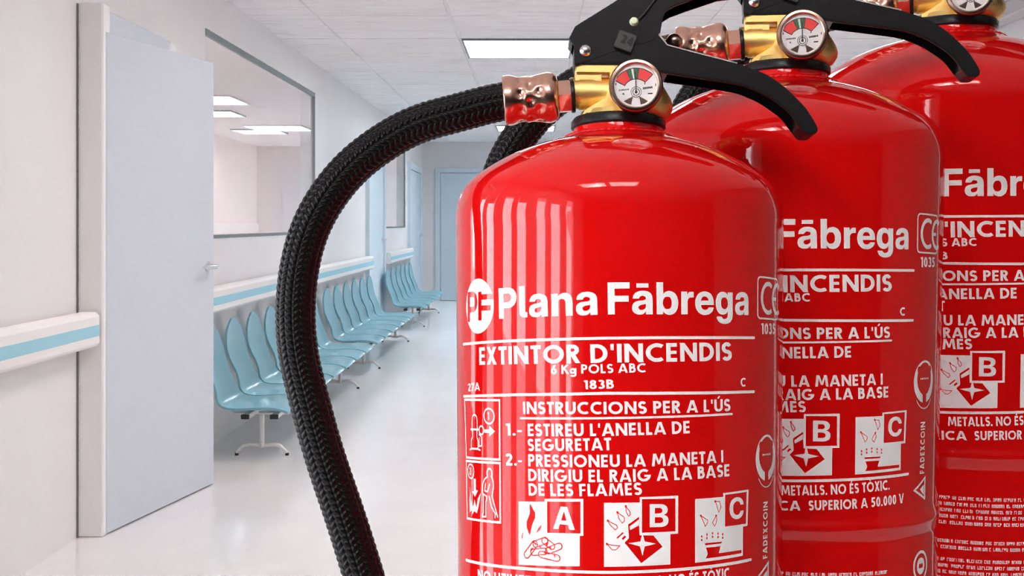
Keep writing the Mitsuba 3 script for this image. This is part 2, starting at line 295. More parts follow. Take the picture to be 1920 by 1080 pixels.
# ------------------------------------------------------------------ waiting benches: teal shells on a beam with T legs
SP = np.array([(0.085, 0.705), (0.086, 0.68), (0.090, 0.62), (0.096, 0.55), (0.112, 0.48), (0.135, 0.42), (0.150, 0.37), (0.165, 0.325), (0.190, 0.295), (0.225, 0.281), (0.30, 0.276), (0.38, 0.280), (0.46, 0.279), (0.505, 0.270), (0.53, 0.256)])
SW = np.array([0.03, 0.105, 0.178, 0.203, 0.196, 0.180, 0.186, 0.216, 0.226, 0.2285, 0.2285, 0.2285, 0.228, 0.222, 0.200])
def shell():
    d = np.r_[0, np.cumsum(np.linalg.norm(np.diff(SP, axis=0), axis=1))]
    s = np.linspace(0, d[-1], 60)
    c = CubicSpline(d, SP)(s); w = np.interp(s, d, SW); w = np.convolve(np.r_[w[:1], w, w[-1:]], [0.25, 0.5, 0.25], 'valid')
    t = CubicSpline(d, SP)(s, 1); t /= np.linalg.norm(t, axis=1, keepdims=True); nn = np.stack([-t[:, 1], t[:, 0]], 1)   # towards the sitter
    v = np.linspace(-1, 1, 17)
    th = 0.012
    grid = []
    for side in (1, 0):
        for j, q in enumerate(v):
            dish = 0.018 * (abs(q) ** 2.5) * np.clip((s / d[-1]) * 2.2, 0.15, 1)
            rim = 0.010 * (abs(q) > 0.93)
            off = dish - (0 if side else th) - rim * 0
            grid.append(np.stack([c[:, 0] + nn[:, 0] * off, q * w, c[:, 1] + nn[:, 1] * off], 1))
    g = np.array(grid).reshape(2, 17, 60, 3); f = []
    idx = np.arange(2 * 17 * 60).reshape(2, 17, 60)
    for j in range(16):
        for i in range(59):
            a, b, cc, e = idx[0, j, i], idx[0, j + 1, i], idx[0, j + 1, i + 1], idx[0, j, i + 1]; f += [(a, b, cc), (a, cc, e)]
            a, b, cc, e = idx[1, j, i], idx[1, j + 1, i], idx[1, j + 1, i + 1], idx[1, j, i + 1]; f += [(a, cc, b), (a, e, cc)]
    for i in range(59):
        for j, fl in ((0, 1), (16, 0)):
            a, b, cc, e = idx[0, j, i], idx[1, j, i], idx[1, j, i + 1], idx[0, j, i + 1]
            f += [(a, cc, b), (a, e, cc)] if fl else [(a, b, cc), (a, cc, e)]
    for j in range(16):
        for i, fl in ((0, 0), (59, 1)):
            a, b, cc, e = idx[0, j, i], idx[1, j, i], idx[1, j + 1, i], idx[0, j + 1, i]
            f += [(a, cc, b), (a, e, cc)] if fl else [(a, b, cc), (a, cc, e)]
    m = trimesh.Trimesh(g.reshape(-1, 3), f, process=False); m.fix_normals()
    return m
SHELL = mikit.ply(shell(), 'mat_teal', 50)
def leg_mesh():
    feet = []
    for s in (-1, 1):
        feet.append(tube([(0.35 + s * x, 0, z) for x, z in ((0, 0.048), (0.04, 0.056), (0.075, 0.058), (0.10, 0.050), (0.122, 0.030), (0.136, 0.012))], [0.011, 0.011, 0.0105, 0.010, 0.009, 0.008], 12))
    return cat([cyl(0.014, [0.35, 0, 0.045], [0.35, 0, 0.235], 24), bx(0.20, 0.50, -0.02, 0.02, 0.222, 0.235, 0.004)] + feet)
LEG = mikit.ply(leg_mesh(), 'mat_white_steel', 40)
FOOT = mikit.ply(cyl(0.010, [0, 0, 0.0], [0, 0, 0.012], 16), 'mat_black_plastic', 30)
CAP = mikit.ply(bx(-0.022, 0.022, -0.010, 0.0, -0.012, 0.012, 0.003), 'mat_black_plastic')
def bench(i, y0, n, pitch, legs, label):
    k = num('waiting_bench', i)
    for q in range(n):
        add(num(k + '__seat_shell', q), SHELL, None, xf=T4().translate([XL, y0 + q * pitch, 0]).scale([1, pitch / 0.473, 1]))
    ya, yb = y0 - 0.2, y0 + (n - 1) * pitch + 0.2
    for q, x in enumerate((0.32, 0.47)):
        add(num(k + '__rail', q), bx(XL + x - 0.018, XL + x + 0.018, ya, yb, 0.235, 0.259, 0.003), 'mat_white_steel')
        add(num(k + '__rail_cap', 2 * q), CAP, None, xf=T4().translate([XL + x, ya, 0.247]))
        add(num(k + '__rail_cap', 2 * q + 1), CAP, None, xf=T4().translate([XL + x, yb + 0.01, 0.247]))
    for q, y in enumerate(legs):
        add(num(k + '__leg', q), LEG, None, xf=T4().translate([XL, y, 0]))
        lk = num(k + '__leg', q)
        for e, x in enumerate((0.35 - 0.136, 0.35 + 0.136)):
            add(num(lk + '__foot', e), FOOT, None, xf=T4().translate([XL + x, y, 0]))
    lab(k, label, 'bench', 'teal waiting benches along the left wall')
    lab(k + '__rail_cap', 'black plastic end cap')
bench(0, 6.29, 7, 0.473, (6.33, 8.88), 'nearest teal moulded beam bench beside the open door, partly behind the black hose')
bench(1, 9.80, 6, 0.505, (10.1, 12.4), 'middle teal moulded beam bench between the hose and the last row')
bench(2, 13.85, 6, 0.505, (14.2, 16.35), 'farthest small teal beam bench beside the end wall doors')

# ------------------------------------------------------------------ fire extinguisher (built in millimetres: x right, -y to the front, z up)
random.seed(11)
MM = 0.001
parts = []                                        # (suffix, ply dict)
def part(suffix, mesh, mat, smooth=False):
    m = tm(mesh) if isinstance(mesh, m3.Manifold) else mesh.copy()
    m.apply_scale(MM); parts.append((suffix, mikit.ply(m, mat, smooth)))
HK = np.array([-250, -115, 60, 67, 73.5, 79.8, 85.4, 93.6]); RK = np.array([76.8, 77.6, 81.4, 80.8, 78.2, 72.8, 65, 50])
def rad(h): return np.interp(h, HK, RK) + 1.1 * np.exp(-((np.asarray(h, float) + 119.5) / 3.2) ** 2) - 0.5 * np.exp(-((np.asarray(h, float) + 127) / 2.5) ** 2)
hs = np.r_[np.linspace(-244, -140, 12), np.linspace(-139, -100, 60), np.linspace(-98, 55, 30)]
dome_h = CubicSpline([0, 1, 2, 3, 4, 5, 6, 7, 8], [55, 62, 68.2, 74.2, 79.9, 85.2, 89.8, 94.0, 98.2])(np.linspace(0, 8, 48))
dome_r = CubicSpline([0, 1, 2, 3, 4, 5, 6, 7, 8], [81.3, 81.4, 80.5, 78.0, 72.9, 65.6, 58.0, 49.2, 37.0])(np.linspace(0, 8, 48))
prof = [(0.01, -238), (60, -238), (70, -241), (73, -246), (75.5, -250), (76.6, -247)] + [(float(rad(h)), h) for h in hs] + list(zip(dome_r[1:], dome_h[1:])) + \
       [(31.5, 99.9), (28.6, 101.4), (27.2, 101.2), (26.4, 102.2), (25.2, 102.4), (23.6, 103.3), (22.8, 104.6), (22.6, 108), (0.01, 108)]
part('body', lathe(prof, 160), 'mat_red', 30)
rng = np.random.default_rng(3)
bead = []
for q in range(46):                               # weld ripples round the neck
    a = 2 * math.pi * q / 46
    s = trimesh.creation.icosphere(subdivisions=2, radius=1.0); s.apply_scale([2.3, 1.6, 1.1 + 0.3 * rng.random()])
    s.apply_transform(trimesh.transformations.rotation_matrix(a + math.pi / 2 + 0.5 * (rng.random() - 0.5), [0, 0, 1])); s.apply_translation([26.5 * math.cos(a), 26.5 * math.sin(a), 101.7]); bead.append(s)
part('body__weld_bead', cat(bead), 'mat_red', True)

# -- lettering: a geometric sans drawn from strokes, capitals one unit tall
WT = 0.205
def stroke(pts, w=WT, cap='flat', join='round'): return LineString(pts).buffer(w / 2, cap_style=cap, join_style=join, mitre_limit=4, quad_segs=5)
def clip01(g): return g.intersection(sbox(-9, 0, 9, 1))
def glyph(ch):
    s = WT / 2
    ring = lambda cx, cy, rx, ry: Polygon(arc(cx, cy, rx + s, ry + s, 0, 360, 40)).difference(Polygon(arc(cx, cy, rx - s, ry - s, 0, 360, 40)))
    acc = {'Ú': ('U', 1), 'É': ('E', 1), 'Ó': ('O', 1), 'Ò': ('O', -1), 'È': ('E', -1)}
    if ch in acc:
        b, d = acc[ch]; g, w = glyph(b); c = w / 2
        return g.union(stroke([(c - 0.06 * d, 1.07), (c + 0.10 * d, 1.27)], 0.13)), w
    D = {
        'A': lambda: (clip01(union_all([stroke([(0.07, -0.05), (0.43, 1.06)]), stroke([(0.79, -0.05), (0.43, 1.06)]), stroke([(0.2, 0.27), (0.66, 0.27)], 0.17)])), 0.87),
        'B': lambda: (union_all([stroke([(s, 0), (s, 1)]), stroke([(s, 1 - s)] + [(0.28, 1 - s)] + arc(0.28, 0.735, 0.17, 0.265 - s, 90, -90) + [(s, 0.47 + s)]), stroke([(s, 0.54 - s + 0.1)] + [(0.31, 0.54 - s + 0.1)] + arc(0.31, 0.32, 0.20, 0.32 - s, 90, -90) + [(s, s)])]), 0.62),
        'C': lambda: (stroke(arc(0.5, 0.5, 0.5 - s, 0.5 - s, 52, 308, 30)), 0.80),
        'D': lambda: (stroke([(s, 1), (s, s), (0.28, s)] + arc(0.28, 0.5, 0.48 - s, 0.5 - s, -90, 90, 18) + [(s, 1 - s)], join='mitre').union(stroke([(s, 0), (s, 1)])), 0.76),
        'E': lambda: (union_all([stroke([(s, 0), (s, 1)]), stroke([(0, 1 - s), (0.5, 1 - s)]), stroke([(0, s), (0.5, s)]), stroke([(0, 0.5), (0.48, 0.5)], 0.17)]), 0.53),
        'F': lambda: (union_all([stroke([(s, 0), (s, 1)]), stroke([(0, 1 - s), (0.49, 1 - s)]), stroke([(0, 0.49), (0.46, 0.49)], 0.17)]), 0.51),
        'G': lambda: (union_all([stroke(arc(0.5, 0.5, 0.5 - s, 0.5 - s, 48, 360, 30)), stroke([(0.52, 0.45), (1.0, 0.45)], 0.17)]), 1.0),
        'I': lambda: (stroke([(s, 0), (s, 1)]), WT),
        'K': lambda: (union_all([stroke([(s, 0), (s, 1)]), clip01(stroke([(0.1, 0.38), (0.66, 1.1)])), clip01(stroke([(0.28, 0.62), (0.68, -0.08)]))]), 0.70),
        'L': lambda: (union_all([stroke([(s, 0), (s, 1)]), stroke([(0, s), (0.45, s)])]), 0.47),
        'M': lambda: (clip01(union_all([stroke([(0.09, -0.05), (0.22, 1.1)]), stroke([(0.22, 1.1), (0.53, 0.16)], 0.16), stroke([(0.53, 0.16), (0.84, 1.1)], 0.16), stroke([(0.84, 1.1), (0.97, -0.05)])])).union(Polygon([(0.13, 1), (0.33, 1), (0.24, 0.7)])).union(Polygon([(0.73, 1), (0.93, 1), (0.82, 0.7)])), 1.06),
        'N': lambda: (clip01(union_all([stroke([(s, 0), (s, 1)]), stroke([(0.82 - s, 0), (0.82 - s, 1)]), stroke([(0.02, 1.1), (0.80, -0.1)])])), 0.82),
        'O': lambda: (ring(0.5, 0.5, 0.5 - s, 0.5 - s), 1.0),
        'P': lambda: (union_all([stroke([(s, 0), (s, 1)]), stroke([(s, 1 - s), (0.29, 1 - s)] + arc(0.29, 0.69, 0.19, 0.31 - s, 90, -90) + [(s, 0.38 + s)])]), 0.57),
        'R': lambda: (union_all([stroke([(s, 0), (s, 1)]), stroke([(s, 1 - s), (0.29, 1 - s)] + arc(0.29, 0.71, 0.19, 0.29 - s, 90, -90) + [(s, 0.42 + s)]), clip01(stroke([(0.26, 0.52), (0.56, -0.08)]))]), 0.63),
        'S': lambda: (stroke(arc(0.29, 0.5 + 0.2038, 0.19, 0.2038, 25, 270, 16) + arc(0.29, 0.5 - 0.2038, 0.20, 0.2038, 90, -150, 16)), 0.58),
        'T': lambda: (union_all([stroke([(0.27, 0), (0.27, 1)]), stroke([(0, 1 - s), (0.54, 1 - s)])]), 0.54),
        'U': lambda: (stroke([(s, 1), (s, 0.36)] + arc(0.37, 0.36, 0.37 - s, 0.36 - s, 180, 360, 16) + [(0.74 - s, 1)]), 0.74),
        'V': lambda: (clip01(union_all([stroke([(0.07, 1.06), (0.40, -0.06)]), stroke([(0.73, 1.06), (0.40, -0.06)])])), 0.80),
        'X': lambda: (clip01(union_all([stroke([(0.06, 1.1), (0.66, -0.1)]), stroke([(0.66, 1.1), (0.06, -0.1)])])), 0.74),
        'Z': lambda: (clip01(union_all([stroke([(0.03, 1 - s), (0.60, 1 - s)]), stroke([(0.03, s), (0.62, s)]), stroke([(0.1, -0.03), (0.53, 1.03)])])), 0.63),
        'g': lambda: (union_all([ring(0.29, 0.31, 0.29 - s, 0.31 - s), stroke([(0.55, 0.62), (0.55, -0.06)] + arc(0.31, -0.06, 0.24, 0.17, 0, -150, 12))]), 0.64),
        '0': lambda: (ring(0.29, 0.5, 0.29 - s, 0.5 - s), 0.58),
        '1': lambda: (clip01(union_all([stroke([(0.22, 0), (0.22, 1)]), stroke([(0.0, 0.86), (0.22, 0.98)], 0.16)])), 0.33),
        '2': lambda: (union_all([stroke(arc(0.28, 0.70, 0.19, 0.30 - s, 165, -30, 14) + [(0.08, s)]), stroke([(0.02, s), (0.56, s)])]), 0.58),
        '3': lambda: (union_all([stroke(arc(0.25, 0.735, 0.18, 0.265 - s, 150, -90, 14)), stroke(arc(0.25, 0.30, 0.21, 0.30 - s, 95, -150, 14))]), 0.56),
        '5': lambda: (union_all([stroke([(0.16, 1 - s), (0.52, 1 - s)]), stroke([(0.19, 1), (0.12, 0.50)]), stroke([(0.1, 0.54)] + arc(0.24, 0.33, 0.22, 0.33 - s, 90, -140, 16))]), 0.57),
        '6': lambda: (union_all([ring(0.30, 0.32, 0.30 - s, 0.32 - s), clip01(stroke([(0.10, 0.38), (0.46, 1.06)]))]), 0.60),
        '7': lambda: (clip01(union_all([stroke([(0, 1 - s), (0.55, 1 - s)]), stroke([(0.49, 0.98), (0.12, -0.06)])])), 0.56),
        '8': lambda: (union_all([ring(0.29, 0.74, 0.165, 0.26 - s), ring(0.29, 0.29, 0.20, 0.29 - s)]), 0.58),
        '4': lambda: (clip01(union_all([stroke([(0.42, 0), (0.42, 1)]), stroke([(0, 0.28), (0.62, 0.28)], 0.16), stroke([(0.05, 0.25), (0.42, 0.98)], 0.15)])), 0.62),
        "'": lambda: (stroke([(0.09, 0.66), (0.09, 1)], 0.15), 0.18), '.': lambda: (Point(0.1, 0.1).buffer(0.11), 0.2), '-': lambda: (stroke([(0, 0.36), (0.3, 0.36)], 0.15), 0.3),
    }
    return D[ch]()
def line_of(text, gap=0.115, space=0.34):
    x, gs = 0.0, []
    for ch in text:
        if ch == ' ': x += space; continue
        g, w = glyph(ch); gs.append(affinity.translate(g, x, 0)); x += w + gap
    return union_all(gs), x - gap
def grotesque(text, weight=760):
    """Outlines of a bold grotesque, capitals one unit tall."""
    from PIL import Image, ImageDraw, ImageFont
    font = ImageFont.truetype(glob.glob('/opt/blender-*/*/datafiles/fonts/Inter.woff2')[0], 160)
    font.set_variation_by_axes([32, weight])
    x0, y0, x1, y1 = font.getbbox(text, anchor='ls')
    im = Image.new('L', (x1 - x0 + 8, y1 - y0 + 8)); ImageDraw.Draw(im).text((4 - x0, 4 - y0), text, 255, font, anchor='ls')
    on = np.pad(np.asarray(im) > 127, ((0, 0), (1, 1))).astype(np.int8)
    rows, starts = np.nonzero(np.diff(on, axis=1) == 1); ends = np.nonzero(np.diff(on, axis=1) == -1)[1]
    g = union_all([sbox(a, -r - 1, b, -r) for a, r, b in zip(starts, rows, ends)]).buffer(0.8).buffer(-0.8).simplify(0.6)
    k = 1 / 116.4
    g = affinity.affine_transform(g, [k, 0, 0, k, -4 * k, (4 - y0) * k])
    b = g.bounds
    return affinity.translate(g, -b[0], 0), b[2] - b[0]

def place(g, w, A, B, cap):
    """Fits a line of lettering (width w, capitals one unit) between two points of the label."""
    L = math.hypot(B[0] - A[0], B[1] - A[1]); t = math.atan2(B[1] - A[1], B[0] - A[0])
    g = affinity.affine_transform(g, [L / w, 0, 0, cap, 0, 0])
    return affinity.translate(affinity.rotate(g, math.degrees(t), origin=(0, 0)), A[0], A[1])
def wrap(g, lift=0.12, step=4.0):
    """A flat drawing (a = arc length on a radius of 80, h = height) as a thin print lying on the body."""
    ms = []
    for poly in getattr(g, 'geoms', [g]):
        if poly.is_empty or poly.geom_type != 'Polygon' or poly.area < 1e-3: continue
        a0, b0, a1, b1 = poly.bounds
        for q in range(int(math.floor(a0 / step)), int(math.ceil(a1 / step)) + 1):
            piece = poly.intersection(sbox(q * step, b0 - 1, (q + 1) * step, b1 + 1))
            for p in getattr(piece, 'geoms', [piece]):
                if p.geom_type == 'Polygon' and p.area > 1e-4:
                    v, f = trimesh.creation.triangulate_polygon(p, engine='earcut'); ms.append(trimesh.Trimesh(np.c_[v, np.zeros(len(v))], f, process=False))
    m = trimesh.util.concatenate(ms)
    a, h = m.vertices[:, 0] / 80, m.vertices[:, 1]
    r = rad(h) + lift
    m2 = trimesh.Trimesh(np.stack([r * np.sin(a), -r * np.cos(a), h], 1), m.faces, process=False)
    m2.merge_vertices()
    n = np.einsum('ij,ij->i', m2.triangles_center[:, :2], m2.face_normals[:, :2])
    m2.faces[n < 0] = m2.faces[n < 0][:, ::-1]
    return m2
TEXT = [
  ('brand_name', 'Plana', (-63.93, 8.81), (-14.52, 10.17), 13.69, 'i'), ('brand_name', 'Fābrega', (-10.12, 10.29), (58.93, 11.33), 13.79, 'i'),
  ('heading', "EXTINTOR D'INCENDIS", (-79.09, -11.94), (48.07, -8.9), 8.03, 's'),
  ('contents_line', '6 Kg POLS ABC', (-35.6, -15.49), (6.2, -14.26), 3.99, 's'), ('contents_line', '183B', (-20.37, -21.73), (-7.41, -21.18), 3.87, 's'),
  ('contents_line', '27A', (-90.95, -24.33), (-78.65, -23.57), 3.7, 's'), ('contents_line', 'C', (53.76, -20.36), (57.14, -20.39), 3.98, 's'),
  ('instruction_title', "INSTRUCCIONS PER A L'ÚS", (-49.76, -32.97), (47.39, -30.9), 5.34, 's'),
  ('instruction_text', '1.-', (-59.63, -42.85), (-50.44, -42.41), 5.38, 's'), ('instruction_text', "ESTIREU L'ANELLA DE", (-47.24, -42.5), (26.22, -40.08), 5.37, 's'),
  ('instruction_text', 'SEGURETAT', (-47.25, -48.94), (-8.55, -47.24), 5.29, 's'), ('instruction_text', '2.-', (-59.89, -55.98), (-50.46, -55.39), 5.35, 's'),
  ('instruction_text', 'PRESSIONEU LA MANETA I', (-47.06, -55.49), (43.48, -52.86), 5.28, 's'), ('instruction_text', 'DIRIGIU EL RAIG A LA BASE', (-47.06, -61.76), (47.16, -58.96), 5.26, 's'),
  ('instruction_text', 'DE LES FLAMES', (-46.89, -67.98), (4.53, -65.79), 5.25, 's'),
  ('warning_text', 'NO UTILITZEU SOBRE', (-81.35, -108.4), (-12.5, -105.0), 4.7, 's'), ('warning_text', 'METALLS. NO ÉS TÒXIC.', (-6.7, -104.8), (48.69, -102.4), 4.7, 's'),
  ('warning_text', 'NI EN TENSIÓ ELÈCTRICA', (-81.37, -115.0), (2.4, -111.4), 4.6, 's'), ('warning_text', 'SUPERIOR A 50.000 V', (6.2, -111.2), (58.63, -109.3), 4.6, 's'),
]
lines = {}
for name, t, A, B, cap, font in TEXT:
    g, w = grotesque(t) if font == 'i' else line_of(t)
    lines.setdefault(name, []).append((place(g, w, A, B, cap), t))
for name, gl in lines.items():
    for q, (g, t) in enumerate(gl):
        part(num('body__' + name, q), wrap(g), 'mat_print', True)
RULES = [([(-97.75, -2.44), (-55, -1.0), (-10.12, 0.23), (63.29, 1.34)], 1.25), ([(-97.27, -26.83), (-55, -24.8), (-10.11, -23.24), (63.4, -22.65)], 1.25),
         ([(-94.94, -101.63), (-44.75, -99.02), (-10.07, -98.1), (23.01, -96.96), (61.64, -95.85)], 1.3), ([(-51.12, -34.87), (48.37, -32.15)], 0.95)]
for q, (p, w) in enumerate(RULES):
    part(num('body__rule_line', q), wrap(LineString(p).buffer(w / 2, quad_segs=4)), 'mat_print', True)
# round emblem: a white disc with the letters P and F cut out
P_ = union_all([sbox(-92.2, 8.0, -89.4, 21.9), stroke([(-90.5, 20.6), (-86, 20.6)] + arc(-86, 17.1, 2.8, 3.5, 90, -90) + [(-90.5, 13.6)], 2.6)])
F_ = union_all([sbox(-79.8, 8.4, -77.0, 21.5), sbox(-79.8, 17.8, -66, 20.3), sbox(-79.8, 12.8, -69.6, 15.2)])
P_ = affinity.translate(P_, 1.2, 0)
part('body__round_emblem', wrap(Point(-80.2, 15.05).buffer(12.7, quad_segs=24).difference(P_).difference(F_)), 'mat_print', True)
# conformity mark in a rounded frame, with its number
fr = sbox(65.6, 9.8, 88.5, 29.4).buffer(-2.6).buffer(2.6, quad_segs=6)
ce = stroke(arc(76.0, 19.6, 6.4, 6.6, 55, 305, 24), 2.0).union(stroke(arc(87.2, 19.6, 6.0, 6.6, 55, 305, 24), 2.0)).union(sbox(81.5, 18.8, 85.8, 20.4))
part('body__conformity_mark', wrap(union_all([fr.difference(fr.buffer(-0.8)), ce, place(*line_of('1035'), (69.3, 3.0), (85.0, 3.4), 5.0)])), 'mat_print', True)
# pictogram 1: pull the ring
def frame(p, w=1.05): return LineString(p + p[:1]).buffer(w / 2, join_style='mitre')
def outl(p, w=0.75): return LineString(p).buffer(w / 2, quad_segs=3)
one = affinity.translate(affinity.scale(glyph('1')[0], 3.2, 3.4, origin=(0, 0)), -72.3, -36.4)
pic1 = union_all([frame([(-95.9, -28.3), (-63.9, -27.4), (-63.9, -53.6), (-93.9, -54.8)]),
    outl([(-86.6, -42), (-86.6, -37.3)] + arc(-84.0, -37.3, 2.6, 2.6, 180, 0, 10) + [(-81.4, -42)]), outl([(-88, -41.6), (-79.8, -41.2)], 0.9), outl([(-86, -42), (-86, -45), (-87.6, -46.5), (-87.6, -49.6)]), outl([(-81.6, -42), (-81.6, -45), (-80.6, -46.5), (-80.6, -49.4)]),
    outl([(-89, -50.9), (-87, -50.3), (-81, -50.0), (-78.8, -50.4)], 0.9), outl(arc(-77.6, -41.4, 2.0, 1.9, 0, 360, 16), 0.8), outl([(-79.6, -43.4), (-77.6, -44.4), (-77.6, -48.4), (-79.6, -48.8), (-79.6, -45)], 0.7),
    Polygon([(-74.9, -40.8), (-71.3, -40.7), (-71.3, -39.0), (-67.0, -41.4), (-71.3, -43.9), (-71.3, -42.3), (-74.9, -42.4)]), outl(arc(-71.5, -34.8, 3.9, 3.4, 0, 360, 20), 0.8), one])
part('body__pull_ring_pictogram', wrap(pic1), 'mat_print', True)
twoo = affinity.translate(affinity.scale(glyph('2')[0], 3.2, 3.4, origin=(0, 0)), -90.0, -62.4)
pic2 = union_all([frame([(-94.0, -56.4), (-63.7, -55.1), (-63.7, -81.0), (-93.1, -82.5)]), outl(arc(-88.4, -60.7, 3.6, 3.2, 0, 360, 20), 0.7), twoo,
    Polygon([(-85.2, -63.8), (-82.9, -63.6), (-82.9, -68.7), (-80.8, -68.6), (-83.9, -71.8), (-87.2, -69.6), (-85.3, -69.4)]),
    outl(arc(-71.2, -60.2, 1.9, 2.1, -40, 220, 14), 0.8), outl([(-72.6, -61.6), (-75.2, -63.2), (-76.7, -65.6), (-76.9, -69.6), (-73.9, -70.4)]), outl([(-69.8, -61.4), (-68.6, -63.2), (-68.2, -65.6), (-69.4, -70.0), (-66.9, -75.6), (-65.4, -78.8)]),
    outl([(-76.3, -70.4), (-76.2, -77.7), (-77.2, -79.9), (-74.2, -79.6), (-74.0, -73.0), (-73.2, -70.6)]), outl([(-71.4, -70.4), (-69.9, -74.7), (-67.0, -77.6), (-67.3, -79.2)]), outl([(-74.3, -65.0), (-75.0, -68.2), (-72.8, -68.4), (-71.2, -65)]),
    Polygon([(-89.0, -67.5), (-89.9, -73.8), (-89.8, -79.5), (-87.4, -78.2), (-86.6, -80), (-84.6, -78.2), (-82, -79.0), (-80.6, -76.2), (-79.2, -72.5), (-78.4, -69.4), (-81.4, -72.6), (-82.4, -76.4), (-84.4, -73.0), (-86.0, -76.8), (-87.4, -72.6), (-88.2, -76.6)])])
part('body__aim_low_pictogram', wrap(pic2), 'mat_print', True)
# fire class pictograms
def letter_in(ch, x0, x1, z0, z1):
    g, w = grotesque(ch, 740); b = g.bounds
    return affinity.translate(affinity.scale(g, (x1 - x0) / (b[2] - b[0]), (z1 - z0) / (b[3] - b[1]), origin=(b[0], b[1])), x0 - b[0], z0 - b[1])
def flame_outline(p, w=0.32): q = Polygon(p).buffer(0.35).buffer(-0.2); return q.difference(q.buffer(-w)).union(Point(p[0]).buffer(0.5))
def spindle(cx, cy, ln, wd, ang): return affinity.translate(affinity.rotate(Polygon([(0, ln / 2), (wd / 2, 0), (0, -ln / 2), (-wd / 2, 0)]), ang, origin=(0, 0)), cx, cy)
WA = Polygon([(-52.5, -70.9), (-22.4, -69.1), (-22.4, -96.1), (-52.5, -97.9)])
logs = [outl([(-48.0, -93.3), (-43.8, -88.4)], 3.4), outl([(-44.6, -91.9), (-38.9, -91.0)], 3.2), outl([(-43.4, -88.4), (-38.6, -86.4)], 3.2), outl([(-38.9, -86.6), (-35.2, -88.6)], 3.2), outl([(-40.6, -92.4), (-32.8, -93.4)], 3.2), outl([(-37, -90.6), (-31.8, -88.4)], 3.2)]
log_lines = union_all([l.difference(l.buffer(-0.5)) for l in logs] + [spindle(-41 + dx, -90 + dz, 2.6, 1.0, an) for dx, dz, an in ((0, 0.8, 30), (-4.5, -0.8, -40), (2.2, -1.4, 60), (5.0, 0.6, 15), (3.4, 2.1, -30), (-2.3, 1.8, 70), (7.0, -2.4, 20))])
artA = WA.union(Polygon([(-38.8, -68.8), (-20.8, -67.9), (-20.8, -83.4), (-38.8, -84.5)])).difference(Polygon([(-37.5, -69.9), (-22.1, -69.2), (-22.1, -82.4), (-37.5, -83.1)])) \
    .difference(Polygon([(-46.1, -71.9), (-43.8, -75.2), (-43.8, -77.1), (-45.2, -79.8), (-46.5, -84.3), (-47.8, -81.5), (-47.8, -79.3), (-46.1, -75.7)]).buffer(0.25)).difference(Polygon([(-40.2, -79.8), (-40.9, -82.1), (-43.1, -83.6), (-42.0, -81.5)])) \
    .difference(Polygon([(-49.8, -83.2), (-50.5, -87.8), (-50.9, -85.6)])).difference(log_lines).union(letter_in('A', -34.6, -24.6, -81.2, -71.6))
part('body__class_a_pictogram', wrap(artA), 'mat_print', True)
WB = Polygon([(-11.8, -69.3), (17.2, -68.6), (17.2, -94.8), (-11.8, -95.9)])
can = Polygon([(-1.4, -78.2), (3.3, -74.9), (3.5, -82.6), (9.6, -82.7), (13.6, -87.4), (4.3, -94.1), (-2.9, -85.7), (-1.0, -83.7)])
can = can.difference(Polygon([(-0.8, -79.0), (3.2, -76.0), (3.3, -78.4), (-0.5, -80.5)])).difference(Polygon([(4.8, -81.4), (5.8, -85.1), (10.8, -86.1), (5.8, -87.2), (4.8, -91.2), (3.7, -87.2), (-1.3, -85.9), (3.9, -85.1)]))
fl = union_all([flame_outline(p) for p in ([(-2.4, -70.6), (-0.5, -73.0), (-0.5, -74.1), (-1.2, -74.8), (-2.2, -73.0)], [(-6.0, -73.2), (-3.0, -75.2), (-3.0, -76.7), (-3.9, -77.6), (-5.5, -75.6)], [(-10.1, -76.7), (-6.2, -78.6), (-6.0, -79.7), (-6.9, -80.5), (-9.3, -78.3)], [(-10.5, -86.4), (-7.8, -86.9), (-4.9, -87.0), (-6.6, -88.7), (-8.2, -88.8)])])
artB = WB.union(Polygon([(3.6, -66.7), (20.7, -66.2), (20.7, -82.1), (3.6, -82.7)])).difference(Polygon([(4.6, -67.6), (19.4, -67.4), (19.5, -81.1), (4.6, -81.5)])).difference(can).difference(fl) \
    .difference(stroke([(-6.2, -83.9), (-3.5, -81.5)], 0.6)).difference(stroke([(-3.9, -84.3), (-2.5, -83.0)], 0.9)).union(letter_in('B', 7.9, 16.3, -79.2, -69.6))
part('body__class_b_pictogram', wrap(artB), 'mat_print', True)
WC = Polygon([(28.7, -67.9), (55.8, -67.3), (55.9, -93.6), (28.8, -94.6)])
pot = Polygon([(33.7, -86.7), (42.8, -86.5), (41.1, -91.3), (54.9, -91.0), (54.9, -92.4), (34.2, -93.1), (35.3, -91.2), (34.3, -88.7)]).difference(Polygon([(33.9, -87.5), (42.6, -87.3), (42.6, -88.4), (33.9, -88.6)]))
drops = union_all([spindle(x, z + s * 0.75, 1.25, 1.0, an) for (x, z), an in zip(((32.1, -84.5), (34.8, -83.8), (37.7, -83.4), (40.7, -83.8), (43.3, -84.2)), (32, 14, 0, -12, -28)) for s in (-1, 1)])
fl = union_all([flame_outline(p) for p in ([(39.1, -69.3), (41.5, -69.5), (42.3, -71.8), (41.0, -74.1), (40.3, -72.0)], [(31.6, -75.0), (35.1, -77.0), (35.1, -78.1), (33.9, -79.6), (32.8, -77.3)], [(39.6, -75.4), (40.1, -77.3), (38.9, -79.8), (37.6, -78.3), (38.6, -76.8)])])
artC = WC.union(Polygon([(43.4, -66.0), (59.7, -65.4), (59.0, -81.1), (44.3, -81.3)])).difference(Polygon([(44.6, -66.8), (58.3, -66.3), (57.9, -80.0), (44.6, -80.3)])).difference(pot).difference(drops).difference(fl).union(letter_in('C', 47.2, 56.2, -77.6, -68.2))
part('body__class_c_pictogram', wrap(artC), 'mat_print', True)
